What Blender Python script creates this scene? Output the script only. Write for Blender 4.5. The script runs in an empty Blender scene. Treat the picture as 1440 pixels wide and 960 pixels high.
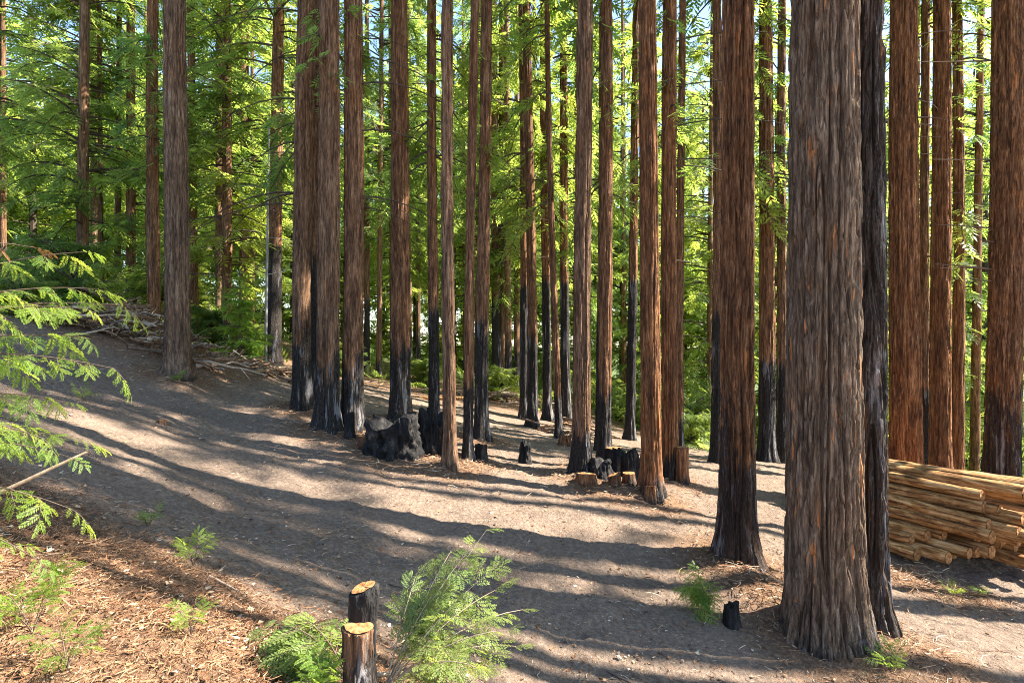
import bpy, math, random
import numpy as np
R = math.radians
# ------------------------------------------------------------------ camera, sky, sun, exposure
sc = bpy.context.scene
cam = bpy.data.cameras.new('camera'); cam_o = bpy.data.objects.new('camera', cam)
sc.collection.objects.link(cam_o); sc.camera = cam_o
CAM_Z = 3.0                                   # camera height above the datum; the clearing lies about 2 m under it
cam_o.location = (0, 0, CAM_Z); cam_o.rotation_euler = (R(90), 0, 0)
cam.sensor_width = 36; cam.lens = 20; cam.clip_start = .05; cam.clip_end = 2000
SUN_AZ, SUN_EL = R(5), R(42)                  # from +X towards +Y
sun_dir = (math.cos(SUN_EL)*math.cos(SUN_AZ), math.cos(SUN_EL)*math.sin(SUN_AZ), math.sin(SUN_EL))
w = bpy.data.worlds.new('World'); sc.world = w; w.use_nodes = True
wn = w.node_tree.nodes; wl = w.node_tree.links
sky = wn.new('ShaderNodeTexSky'); sky.sky_type = 'NISHITA'; sky.sun_disc = False
sky.sun_elevation = SUN_EL; sky.sun_rotation = math.atan2(sun_dir[0], sun_dir[1])
sky.air_density = 1.0; sky.dust_density = .2; sky.ozone_density = 1.6
wn['Background'].inputs[1].default_value = .105
wl.new(sky.outputs[0], wn['Background'].inputs[0])
sun = bpy.data.lights.new('sun', 'SUN'); sun.energy = 5.0; sun.angle = R(.5); sun.color = (1, .93, .82)
sun_o = bpy.data.objects.new('sun', sun); sc.collection.objects.link(sun_o)
from mathutils import Vector, Matrix, Euler
sun_o.rotation_euler = Vector(sun_dir).to_track_quat('Z', 'Y').to_euler(); sun_o.location = (30, 5, 40)
vs = sc.view_settings; vs.view_transform = 'Standard'; vs.look = 'None'; vs.exposure = 2.38; vs.gamma = 1
vs.use_curve_mapping = False
sc.cycles.max_bounces = 7; sc.cycles.diffuse_bounces = 4; sc.cycles.transmission_bounces = 4
sc.cycles.use_denoising = True; sc.cycles.denoising_prefilter = 'NONE'; sc.cycles.filter_width = 1.0

C = sc.collection
rng = np.random.default_rng(11)
# ------------------------------------------------------------------ helpers
def tag(o, label=None, cat=None, group=None, kind=None):
    if label: o['label'] = label
    if cat: o['category'] = cat
    if group: o['group'] = group
    if kind: o['kind'] = kind
    return o
def empty(name, loc, rz=0, parent=None):
    o = bpy.data.objects.new(name, None); C.objects.link(o); o.location = loc; o.rotation_euler = (0, 0, rz)
    o.empty_display_size = .2
    o.parent = parent
    return o
def mk_mesh(name, V, F, mats, smooth=False, midx=None, attrs=None):
    """F: (n,k) int array with k = 3 or 4, or list of such arrays"""
    Fs = F if isinstance(F, list) else [F]
    Fs = [np.asarray(f, dtype=np.int32) for f in Fs if len(f)]
    V = np.asarray(V, dtype=np.float32)
    me = bpy.data.meshes.new(name)
    me.vertices.add(len(V)); me.vertices.foreach_set('co', V.ravel())
    tot = np.concatenate([np.full(len(f), f.shape[1], np.int32) for f in Fs])
    idx = np.concatenate([f.ravel() for f in Fs])
    me.loops.add(len(idx)); me.loops.foreach_set('vertex_index', idx)
    st = np.concatenate([[0], np.cumsum(tot)[:-1]]).astype(np.int32)
    me.polygons.add(len(tot)); me.polygons.foreach_set('loop_start', st); me.polygons.foreach_set('loop_total', tot)
    for m in (mats if isinstance(mats, (list, tuple)) else [mats]): me.materials.append(m)
    if midx is not None: me.polygons.foreach_set('material_index', np.asarray(midx, np.int32))
    me.update(calc_edges=True)
    me.polygons.foreach_set('use_smooth', np.full(len(tot), bool(smooth)))
    if attrs:
        for k, a in attrs.items():
            at = me.attributes.new(k, 'FLOAT', 'POINT'); at.data.foreach_set('value', np.asarray(a, np.float32))
    me.validate(); me.update()
    return me
def put(name, me, loc=(0, 0, 0), rot=(0, 0, 0), scale=(1, 1, 1), parent=None):
    o = bpy.data.objects.new(name, me); C.objects.link(o); o.parent = parent
    o.location = loc; o.rotation_euler = rot; o.scale = scale
    return o
def _hash(ix, iy, iz, s):
    h = (ix.astype(np.int64)*374761393 + iy.astype(np.int64)*668265263 + iz.astype(np.int64)*2147483647 + s*1274126177) & 0xffffffff
    h = ((h ^ (h >> 13))*1274126177) & 0xffffffff
    h = ((h ^ (h >> 16))*2246822519) & 0xffffffff
    return ((h ^ (h >> 15)) & 0xffffff)/float(0xffffff)
def vn(x, y, z, s=0):
    x, y, z = np.broadcast_arrays(np.asarray(x, float), np.asarray(y, float), np.asarray(z, float))
    ix, iy, iz = np.floor(x), np.floor(y), np.floor(z)
    fx, fy, fz = x-ix, y-iy, z-iz
    fx, fy, fz = [f*f*(3-2*f) for f in (fx, fy, fz)]
    r = 0
    for dx in (0, 1):
        for dy in (0, 1):
            for dz in (0, 1):
                r = r + _hash(ix+dx, iy+dy, iz+dz, s)*(fx if dx else 1-fx)*(fy if dy else 1-fy)*(fz if dz else 1-fz)
    return r
def fbm(x, y, z, s=0, o=3):
    a, t, r = 1., 0., 0.
    for k in range(o):
        r = r + a*vn(x*2**k, y*2**k, z*2**k, s+k); t += a; a *= .5
    return r/t
# ------------------------------------------------------------------ materials
def mat(name):
    m = bpy.data.materials.new(name); m.use_nodes = True
    return m, m.node_tree.nodes, m.node_tree.links, m.node_tree.nodes['Principled BSDF']
class N:
    """small node-graph writer"""
    def __init__(s, name, rough=.85, spec=.25):
        s.m, s.n, s.l, s.b = mat(name); s.b.inputs['Roughness'].default_value = rough
        s.b.inputs['Specular IOR Level'].default_value = spec
        s.tc = s.n.new('ShaderNodeTexCoord')
    def link(s, a, b): s.l.new(a, b)
    def mapping(s, scale, src='Object'):
        mp = s.n.new('ShaderNodeMapping'); mp.inputs['Scale'].default_value = scale
        s.link(s.tc.outputs[src], mp.inputs[0]); return mp.outputs[0]
    def noise(s, vec, scale, detail=4, rough=.55, dist=0):
        t = s.n.new('ShaderNodeTexNoise'); t.inputs['Scale'].default_value = scale; t.inputs['Detail'].default_value = detail
        t.inputs['Roughness'].default_value = rough; t.inputs['Distortion'].default_value = dist
        s.link(vec, t.inputs['Vector']); return t.outputs[0]
    def ramp(s, fac, stops):
        r = s.n.new('ShaderNodeValToRGB'); e = r.color_ramp.elements
        while len(e) < len(stops): e.new(.5)
        for i, (p, c) in enumerate(stops):
            e[i].position = p; e[i].color = (*c, 1) if not isinstance(c, (int, float)) else (c, c, c, 1)
        s.link(fac, r.inputs[0]); return r.outputs[0]
    def mix(s, fac, a, b, mode='MIX'):
        x = s.n.new('ShaderNodeMix'); x.data_type = 'RGBA'; x.blend_type = mode
        for sock, v in ((x.inputs[0], fac), (x.inputs[6], a), (x.inputs[7], b)):
            if hasattr(v, 'node'): s.link(v, sock)
            elif isinstance(v, tuple): sock.default_value = (*v, 1)
            else: sock.default_value = v
        return x.outputs[2]
    def math(s, op, a, b=0., c=0.):
        x = s.n.new('ShaderNodeMath'); x.operation = op
        for sock, v in zip(x.inputs, (a, b, c)):
            if hasattr(v, 'node'): s.link(v, sock)
            else: sock.default_value = v
        return x.outputs[0]
    def rng(s, v, a, b, c=0., d=1.):
        x = s.n.new('ShaderNodeMapRange'); s.link(v, x.inputs[0])
        for i, k in enumerate((a, b, c, d)):
            if hasattr(k, 'node'): s.link(k, x.inputs[i+1])
            else: x.inputs[i+1].default_value = k
        return x.outputs[0]
    def attr(s, name, kind='GEOMETRY', out='Fac'):
        a = s.n.new('ShaderNodeAttribute'); a.attribute_type = kind; a.attribute_name = name; return a.outputs[out]
    def bump(s, h, strength, dist):
        b = s.n.new('ShaderNodeBump'); b.inputs['Strength'].default_value = strength; b.inputs['Distance'].default_value = dist
        s.link(h, b.inputs['Height']); s.link(b.outputs[0], s.b.inputs['Normal'])
    def color(s, c): s.link(c, s.b.inputs['Base Color'])
def bark_material():
    g = N('redwood_bark', .9, .2)
    v1 = g.mapping((1, 1, .1)); v2 = g.mapping((1, 1, .22)); v3 = g.mapping((1, 1, 1))
    a0 = g.noise(v1, 15, 5, .65, .5); a1 = g.noise(g.mapping((1, 1, .13)), 42, 4, .7, .4); a = g.math('ADD', g.math('MULTIPLY', a0, .5), g.math('MULTIPLY', a1, .5)); b = g.noise(v2, 75, 4, .65, .3); big = g.noise(v3, 1.1, 3)
    col = g.ramp(a, [(.36, (.03, .014, .008)), (.46, (.115, .048, .02)), (.54, (.235, .098, .037)), (.66, (.44, .235, .11))])
    grey = g.ramp(a, [(.36, (.03, .021, .015)), (.46, (.10, .068, .045)), (.54, (.19, .135, .09)), (.66, (.36, .275, .20))])
    gf = g.math('ADD', g.attr('grey', 'OBJECT'), g.math('MULTIPLY', g.math('SUBTRACT', big, .5), .9))
    col = g.mix(g.rng(gf, 0, 1), col, grey)
    # inner bark laid bare in narrow strips
    op = g.noise(g.mapping((1, 1, .12)), 14, 3, .5, .3)
    of = g.rng(op, .645, .68); of = g.math('MULTIPLY', of, g.attr('torn', 'OBJECT'))
    col = g.mix(of, col, (.50, .20, .07))
    # charring from the fire
    sep = g.n.new('ShaderNodeSeparateXYZ'); g.link(g.tc.outputs['Object'], sep.inputs[0])
    cn0 = g.noise(g.mapping((1, 1, .3)), 3.2, 2, .5); cn1 = g.noise(g.mapping((1, 1, .07)), 24, 4, .7); cn = g.math('ADD', g.math('MULTIPLY', cn0, .55), g.math('MULTIPLY', cn1, .6))
    hgt = g.math('ADD', g.attr('char_height', 'OBJECT'), g.math('MULTIPLY', g.math('SUBTRACT', cn, .57), g.math('MULTIPLY', g.attr('char_ragged', 'OBJECT'), 2.1)))
    cf = g.rng(g.math('SUBTRACT', hgt, sep.outputs[2]), -.07, .12)
    ch = g.ramp(b, [(.38, (.006, .0055, .005)), (.52, (.02, .018, .016)), (.66, (.065, .055, .046))])
    ash = g.rng(g.noise(g.mapping((1, 1, .1)), 8, 4, .7), .565, .64)
    ch = g.mix(g.math('MULTIPLY', ash, .7), ch, (.26, .25, .25))
    col = g.mix(g.math('MULTIPLY', cf, g.attr('char_mix', 'OBJECT')), col, ch)
    g.color(col)
    g.link(g.rng(cf, 0, 1, .92, .7), g.b.inputs['Roughness'])
    h = g.math('ADD', a, g.math('MULTIPLY', b, .6)); g.bump(h, 1., .045)
    return g.m
def leaf_material(name, c1, c2, t1, t2, trans=.45, scale=.5):
    m = bpy.data.materials.new(name); m.use_nodes = True; n, l = m.node_tree.nodes, m.node_tree.links
    n.remove(n['Principled BSDF']); out = n['Material Output']
    oi = n.new('ShaderNodeObjectInfo'); geo = n.new('ShaderNodeNewGeometry')
    nz = n.new('ShaderNodeTexNoise'); nz.inputs['Scale'].default_value = scale; nz.inputs['Detail'].default_value = 3
    l.new(geo.outputs['Position'], nz.inputs['Vector'])
    def M(op, a, b):
        x = n.new('ShaderNodeMath'); x.operation = op
        for s_, v in zip(x.inputs, (a, b)):
            if hasattr(v, 'node'): l.new(v, s_)
            else: s_.default_value = v
        return x.outputs[0]
    f = M('ADD', M('MULTIPLY', oi.outputs['Random'], .45), M('MULTIPLY', M('SUBTRACT', nz.outputs[0], .3), 1.3))
    f = M('ADD', f, M('MULTIPLY', M('SUBTRACT', geo.outputs['Random Per Island'], .5), .5))
    def mixc(a, b):
        x = n.new('ShaderNodeMix'); x.data_type = 'RGBA'; x.inputs[6].default_value = (*a, 1); x.inputs[7].default_value = (*b, 1)
        l.new(f, x.inputs[0]); return x.outputs[2]
    d = n.new('ShaderNodeBsdfPrincipled'); d.inputs['Roughness'].default_value = .5; d.inputs['Specular IOR Level'].default_value = .3
    l.new(mixc(c1, c2), d.inputs['Base Color'])
    t = n.new('ShaderNodeBsdfTranslucent'); l.new(mixc(t1, t2), t.inputs['Color'])
    ms = n.new('ShaderNodeMixShader'); ms.inputs[0].default_value = trans
    l.new(d.outputs[0], ms.inputs[1]); l.new(t.outputs[0], ms.inputs[2]); l.new(ms.outputs[0], out.inputs[0])
    return m
M = {}
M['bark'] = bark_material()
M['leaf'] = leaf_material('redwood_foliage', (.055, .11, .038), (.15, .20, .04), (.22, .38, .07), (.62, .66, .10), .58)
M['leaf_near'] = leaf_material('redwood_spray', (.10, .20, .03), (.18, .26, .04), (.32, .52, .05), (.6, .65, .08), .55, 3)
M['leaf_blue'] = leaf_material('sprout_foliage', (.14, .21, .065), (.25, .30, .075), (.28, .40, .08), (.48, .55, .09), .45, 6)
M['leaf_brown'] = leaf_material('dead_spray', (.25, .11, .04), (.35, .16, .06), (.3, .13, .04), (.4, .2, .06), .35, 4)
def simple(name, stops, scale, vec=(1, 1, 1), rough=.9, bump=(.5, .01), detail=5, src='Object', spec=.2):
    g = N(name, rough, spec); v = g.mapping(vec, src); a = g.noise(v, scale, detail, .6, .2)
    g.color(g.ramp(a, stops)); g.bump(a, *bump); return g.m
M['twig'] = simple('twig_bark', [(.3, (.06, .04, .03)), (.7, (.20, .14, .10))], 14, (1, 1, 1))
M['limb'] = simple('dark_limb', [(.3, (.03, .022, .018)), (.7, (.10, .075, .055))], 14, (1, 1, 1))
M['pale_wood'] = simple('weathered_wood', [(.3, (.30, .20, .13)), (.7, (.55, .42, .30))], 20, (1, 1, .2))
M['stick'] = simple('cut_branch_bark', [(.35, (.07, .037, .02)), (.5, (.21, .12, .065)), (.68, (.42, .28, .17))], 18, (1, 1, 1))
M['snag'] = simple('bleached_wood', [(.3, (.16, .15, .14)), (.7, (.36, .34, .31))], 16, (1, 1, .2))
M['char'] = simple('charred_wood', [(.35, (.006, .006, .006)), (.55, (.016, .0145, .0135)), (.66, (.05, .043, .038)), (.75, (.15, .09, .05))], 11, (1, 1, .4), .8, (1., .05), spec=.2)
def log_material():
    g = N('log_bark', .85, .2)
    a = g.noise(g.mapping((1, 1, .09)), 26, 5, .7, .4); p = g.noise(g.mapping((1, 1, .35)), 7, 4, .65, .4)
    oi = g.n.new('ShaderNodeObjectInfo')
    bark = g.ramp(a, [(.36, (.04, .018, .007)), (.47, (.19, .085, .028)), (.56, (.34, .16, .052)), (.68, (.48, .27, .10))])
    wood = g.ramp(a, [(.36, (.16, .075, .025)), (.5, (.42, .22, .08)), (.64, (.62, .41, .2))])
    g.color(g.mix(g.rng(g.math('ADD', p, g.math('MULTIPLY', oi.outputs['Random'], .12)), .52, .60), bark, wood))
    g.bump(g.math('ADD', a, p), .9, .015); return g.m
M['log_bark'] = log_material()
def cut_material():
    g = N('fresh_cut_wood', .8, .2)
    sep = g.n.new('ShaderNodeSeparateXYZ'); g.link(g.tc.outputs['Object'], sep.inputs[0])
    d = g.math('SQRT', g.math('ADD', g.math('MULTIPLY', sep.outputs[0], sep.outputs[0]), g.math('MULTIPLY', sep.outputs[1], sep.outputs[1])))
    nz = g.noise(g.mapping((1, 1, 1)), 22, 5, .65)
    ring = g.math('SINE', g.math('ADD', g.math('MULTIPLY', d, 1150.), g.math('MULTIPLY', nz, 9.)))
    f = g.math('ADD', g.math('MULTIPLY', ring, .07), nz)
    g.color(g.ramp(f, [(.32, (.08, .036, .016)), (.45, (.24, .10, .034)), (.56, (.36, .17, .06)), (.70, (.46, .29, .14))]))
    g.bump(f, .4, .004); return g.m
M['cut'] = cut_material()
def ground_material():
    g = N('forest_floor', .95, .15)
    a = g.noise(g.mapping((1, 1, 1)), 1.3, 5, .6); b = g.noise(g.mapping((1, 1, 1)), 22, 5, .65); c = g.noise(g.mapping((1, 1, 1)), 140, 3, .6)
    dirt = g.ramp(a, [(.3, (.15, .105, .078)), (.5, (.235, .168, .122)), (.72, (.31, .225, .165))])
    dirt = g.mix(.55, dirt, g.ramp(b, [(.32, (.08, .056, .042)), (.5, (.205, .148, .108)), (.66, (.37, .275, .2))]))
    dirt = g.mix(g.rng(c, .62, .72), dirt, (.34, .27, .20))
    duff = g.ramp(b, [(.3, (.065, .036, .022)), (.5, (.17, .092, .05)), (.68, (.32, .20, .12))])
    duff = g.mix(g.rng(c, .55, .7), duff, (.40, .28, .18))
    df = g.rng(g.math('ADD', g.attr('duff'), g.math('MULTIPLY', g.math('SUBTRACT', b, .5), .9)), .3, .7)
    col = g.mix(df, dirt, duff)
    gr = g.rng(g.math('ADD', g.attr('green'), g.math('MULTIPLY', g.math('SUBTRACT', b, .5), 1.)), .4, .7)
    col = g.mix(gr, col, g.ramp(c, [(.35, (.035, .055, .018)), (.65, (.11, .15, .04))]))
    g.color(col)
    h = g.math('ADD', g.math('MULTIPLY', b, 1.), g.math('MULTIPLY', c, .45)); g.bump(h, 1., .05)
    return g.m
M['ground'] = ground_material()
def litter_material():
    g = N('dry_litter', .85, .2)
    g.color(g.ramp(g.attr('tone'), [(0, (.06, .032, .02)), (.3, (.20, .095, .045)), (.6, (.34, .19, .10)), (.85, (.50, .36, .23)), (1, (.62, .52, .38))]))
    return g.m
M['litter'] = litter_material()
# ------------------------------------------------------------------ terrain: survey points (x, y, height relative to the eye)
SURVEY = [(-6.79, 11.5, -.82), (-10.1, 16, -.04), (-4.26, 11.5, -1.44), (-3.2, 10, -1.69), (-2.4, 12, -1.77), (-1, 9, -2.05),
 (-.64, 12.5, -2.19), (.54, 15.5, -2.3), (1.22, 9.8, -2.35), (2.17, 9, -2.5), (2.89, 10.4, -2.57), (3.18, 15.5, -2.7), (2.83, 7, -2.8),
 (3.03, 5.5, -2.97), (6.25, 14, -2.97), (6.1, 8, -3.2), (6.2, 6.9, -3.2), (3.77, 5.2, -3.1), (0, 4, -2.4), (.72, 4.4, -2.62),
 (-.81, 5.4, -2.16), (-2.56, 6.4, -1.76), (-4.1, 7, -1.4), (-6.2, 8, -.8), (-3.9, 5, -1.02), (-1.155, 3.3, -1.73), (-2, 3.4, -1.36),
 (-2.97, 3.6, -1.06), (-2.05, 4.2, -1.70), (-3.28, 4.6, -1.34), (-.7, 2.6, -1.62), (-1.5, 2.3, -1.38), (-1.8, 2, -1.2), (-2.6, 2.9, -1.14),
 (0, 0, -1.7), (0, -6, -1.7), (-6, -4, .2), (6, -3, -3.1), (-9.75, 13, .18), (-7.2, 15.5, -.58), (-3.3, 22, -1.8), (0, 24, -2.1),
 (4.5, 20, -3), (5.2, 16, -3.1), (8, 22, -4.6), (10, 32, -7), (18, 30, -9), (24, 18, -7), (12, 10, -3.9), (20, 5, -6.5), (-20, 15, 3.8), (-30, 30, 5.5), (-14, 28, .6),
 (0, 40, -2.8), (-40, 55, 5), (0, 65, -6), (-20, 45, 0), (35, 60, -14), (32, -12, -9), (-25, -5, 6.5), (-12, 5, 1.6), (9.5, 11.5, -3.3), (60, 20, -18), (-60, 10, 16)]
SP = np.array(SURVEY, float)
def _tps(r2): return .5*r2*np.log(r2+1e-9)
def _solve():
    P = SP[:, :2]; n = len(P)
    d2 = ((P[:, None]-P[None])**2).sum(2)
    A = np.zeros((n+3, n+3)); A[:n, :n] = _tps(d2)+np.eye(n)*.6
    A[:n, n] = 1; A[:n, n+1:] = P; A[n, :n] = 1; A[n+1:, :n] = P.T
    return np.linalg.solve(A, np.concatenate([SP[:, 2], [0, 0, 0]]))
_W = _solve()
MOUNDS = []                                   # (x, y, radius, height) raised collars of litter at the tree bases
def ground_z(x, y, mounds=True):
    x = np.asarray(x, float); y = np.asarray(y, float); shp = np.broadcast(x, y).shape
    x, y = np.broadcast_to(x, shp).ravel(), np.broadcast_to(y, shp).ravel()
    r = np.hypot(x, y); k = np.where(r > 70, 70/np.maximum(r, 1e-6), 1.); cx, cy = x*k, y*k
    z = np.full(len(cx), _W[len(SP)]) + _W[len(SP)+1]*cx + _W[len(SP)+2]*cy
    for i in range(len(SP)): z = z + _W[i]*_tps((cx-SP[i, 0])**2+(cy-SP[i, 1])**2)
    if mounds:
        for (mx, my, mr, mh) in MOUNDS: z = z + mh*np.exp(-((x-mx)**2+(y-my)**2)/(mr*mr))
    return (z + CAM_Z).reshape(shp)
def gz(x, y): return float(ground_z(np.array([x]), np.array([y]))[0])
# ------------------------------------------------------------------ the trees in view: (key, bearing, distance, diameter, lean over 10 m, charred up to, ragged, grey, torn, label)
TREES = [
 ('tall_left', -.591, 11.5, .47, (.0, 0), 0, .2, .75, .1, 'lone unburnt grey-brown redwood left of the clearing, beside the brush heap'),
 ('behind_left', -.630, 16.2, .34, (.0, 0), .6, 1.2, .3, .1, 'slim redwood just left of the lone grey redwood and a little behind it'),
 ('c2', -.370, 11.6, .35, (.1, 0), 1.6, 1.6, .5, .1, 'redwood charred at the foot, leftmost of the dense left cluster'),
 ('c3', -.349, 13.2, .24, (0, 0), 3.2, 1.0, .4, 0, 'thin black redwood hidden behind the left cluster, second trunk of it'),
 ('c4', -.321, 10.0, .40, (-.05, 0), 1.25, 2.4, .55, .3, 'broad redwood with silvery char streak, third trunk of the left cluster'),
 ('c5', -.281, 10.3, .37, (0, 0), 1.3, 1.6, .4, .4, 'fluted redwood with a small cut sprout stump at its foot, right end of left cluster'),
 ('c6', -.200, 12.0, .41, (.05, 0), 1.7, 1.1, .25, .1, 'redwood rising right behind the wide burnt stump'),
 ('c7', -.139, 13.0, .25, (.0, 0), 2.7, 1.0, .25, 0, 'slender redwood with tall black foot between burnt stump and brown trunk'),
 ('c8', -.110, 9.0, .215, (-.02, 0), 0, .1, .55, 0, 'slender unburnt brown redwood in front of the burnt stumps'),
 ('c9', -.075, 9.6, .165, (.12, 0), 1.5, .9, .3, .1, 'thinnest slightly curved redwood of the central group, black at the foot'),
 ('c10', -.052, 12.3, .29, (.06, 0), 2.4, 1.7, .35, 0, 'redwood with half-black trunk and a small charred stump at its foot'),
 ('m11', .021, 16.6, .24, (-.05, 0), 3.8, .8, .2, 0, 'black-footed redwood at left edge of the middle group'),
 ('m12', .036, 15.5, .28, (-.12, 0), 2.3, 1.2, .3, .1, 'brown redwood with black foot, second from left in the middle group'),
 ('m13', .060, 17.0, .26, (-.05, 0), 4.2, .8, .2, 0, 'black-footed redwood in the centre of the middle group'),
 ('m14', .081, 14.4, .18, (-.25, 0), 1.2, 1.0, .3, .1, 'slim brown redwood in front of the middle group'),
 ('m15', .096, 16.8, .29, (-.1, 0), 4.2, .8, .2, 0, 'thick black-footed redwood at right end of the middle group'),
 ('r16', .126, 9.8, .315, (.0, 0), .85, 1.5, .55, .3, 'redwood with flared black foot behind the round orange-topped stump'),
 ('r17', .164, 11.0, .26, (.0, 0), 1.7, 1.4, .25, .1, 'redwood with black foot between flared trunk and the red-brown pair'),
 ('r17b', .153, 13.0, .22, (.1, 0), 3.2, .8, .3, 0, 'black trunk tucked close behind the black-footed redwood'),
 ('r18', .205, 15.5, .26, (.22, 0), 4.5, .8, .3, 0, 'dark redwood leaning slightly right, alone behind the right cluster'),
 ('r19', .242, 9.0, .315, (-.01, 0), .15, .7, .05, .5, 'front trunk of the red-brown pair with cut burl at its foot'),
 ('r20', .278, 10.4, .285, (.0, 0), .45, .9, .05, .3, 'rear trunk of the red-brown pair with sawn-off sprout on its right'),
 ('r20b', .296, 13.5, .2, (.02, 0), 1.0, .8, .3, 0, 'dark trunk peeping out behind the right side of red-brown pair'),
 ('f21', .401, 7.0, .42, (-.07, 0), 1.6, 2.4, .12, 1., 'large red-brown redwood with charred foot, left of the huge foreground tree'),
 ('f22', .359, 13.0, .24, (.02, 0), 3.4, .8, .4, 0, 'dark slim redwood half hidden left of the large red-brown trunk'),
 ('f23', .446, 14.0, .38, (.02, 0), 2.6, 1.3, .2, .2, 'redwood with dark foot just right of the large red-brown trunk'),
 ('f24', .472, 14.6, .25, (.05, 0), 2.6, 1., .55, 0, 'narrow greyish redwood left of the huge foreground tree'),
 ('p27', .691, 10.6, .53, (.0, 0), .2, 1.2, .0, .4, 'thick orange-brown redwood behind left end of the log pile'),
 ('p28', .728, 14.0, .22, (-.03, 0), 2.4, .8, .35, 0, 'dark slim trunk between two thick redwoods behind the log pile'),
 ('p29', .756, 12.5, .40, (-.03, 0), .2, .8, .0, .2, 'straight light orange-brown redwood behind the middle of log pile'),
 ('p30', .786, 13.5, .26, (-.05, 0), .1, .5, .1, 0, 'slim pale redwood right of the light orange-brown one behind logs'),
 ('p31', .860, 10.8, .57, (.12, 0), 2.0, 2.4, .15, .8, 'thick part-charred redwood with broken twig stubs at right edge behind logs'),
]
BIG = ('big', .547, 5.55)
for t in TREES:
    if t[2] < 13: MOUNDS.append((t[1]*t[2], t[2], .32+t[3]*.9, .05+t[3]*.12))
MOUNDS += [(3.15, 5.5, .8, .16), (2.75, 6.4, .4, .12), (-1.9, 9.3, .8, .1), (1.6, 9.2, .7, .08), (-8.6, 13.4, 1.6, .3), (-6.9, 13.2, 1.0, .2), (5.2, 7.3, .5, .04), (3.9, 5.3, .5, .06), (5.6, 7.1, .4, .03)]
# ------------------------------------------------------------------ ground sheet
def axis(lo, hi, flo, fhi, fine, grow):
    a = list(np.arange(flo, fhi, fine)); s = fine
    x = flo
    left = []
    while x > lo: s *= grow; x -= s; left.append(x)
    s = fine; x = a[-1]; right = []
    while x < hi: s *= grow; x += s; right.append(x)
    return np.array(left[::-1]+a+right)
gx = axis(-420, 420, -8.5, 8.5, .055, 1.14); gy = axis(-120, 700, 1.6, 13, .055, 1.10)
GX, GY = np.meshgrid(gx, gy)
GZ = ground_z(GX, GY)
near = np.exp(-(np.hypot(GX, GY)/35)**2)
GZ += (fbm(GX*1.1, GY*1.1, 0*GX, 3)-.5)*.16*near + (fbm(GX*5, GY*5, 0*GX, 9)-.5)*.055*near + (vn(GX*13, GY*13, 0*GX, 14)-.5)*.034*near*vn(GX*1.7, GY*1.7, 0*GX, 33)*1.6
# the litter bank in the left foreground, darker worn track behind it
def bank(x, y):
    s = (y - (3.55 - .30*(x+1.2)))             # in front of this line lies the duff bank
    return 1/(1+np.exp(np.clip(s*4.5, -30, 30)))*(1/(1+np.exp(np.clip((x-.4)*3, -30, 30))))
duff = bank(GX, GY)
for (mx, my, mr, mh) in MOUNDS: duff = np.maximum(duff, .95*np.exp(-((GX-mx)**2+(GY-my)**2)/(1.4*mr)**2))
duff = np.maximum(duff, 1/(1+np.exp(np.clip(-(GY-17)*1.2, -30, 30)))*.8)
GZ += duff*(fbm(GX*7, GY*7, 0*GX, 21)-.45)*.075*np.exp(-(np.hypot(GX, GY)/9)**2)
edge = np.clip((GX-5)*.25, -9, 9) + (GY-17)*.35
green = 1/(1+np.exp(np.clip(-edge, -30, 30)))*.75
green = np.maximum(green, (1/(1+np.exp(np.clip((GX+10.5-(GY-13)*.0)*1.2, -30, 30))))*.6)
ny, nx = GX.shape
V = np.stack([GX.ravel(), GY.ravel(), GZ.ravel()], 1)
ii = np.arange(ny*nx).reshape(ny, nx)
F = np.stack([ii[:-1, :-1].ravel(), ii[:-1, 1:].ravel(), ii[1:, 1:].ravel(), ii[1:, :-1].ravel()], 1)
ground = put('ground', mk_mesh('ground', V, F, M['ground'], True, attrs={'duff': duff.ravel(), 'green': green.ravel()}))
ground['kind'] = 'structure'
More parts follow.
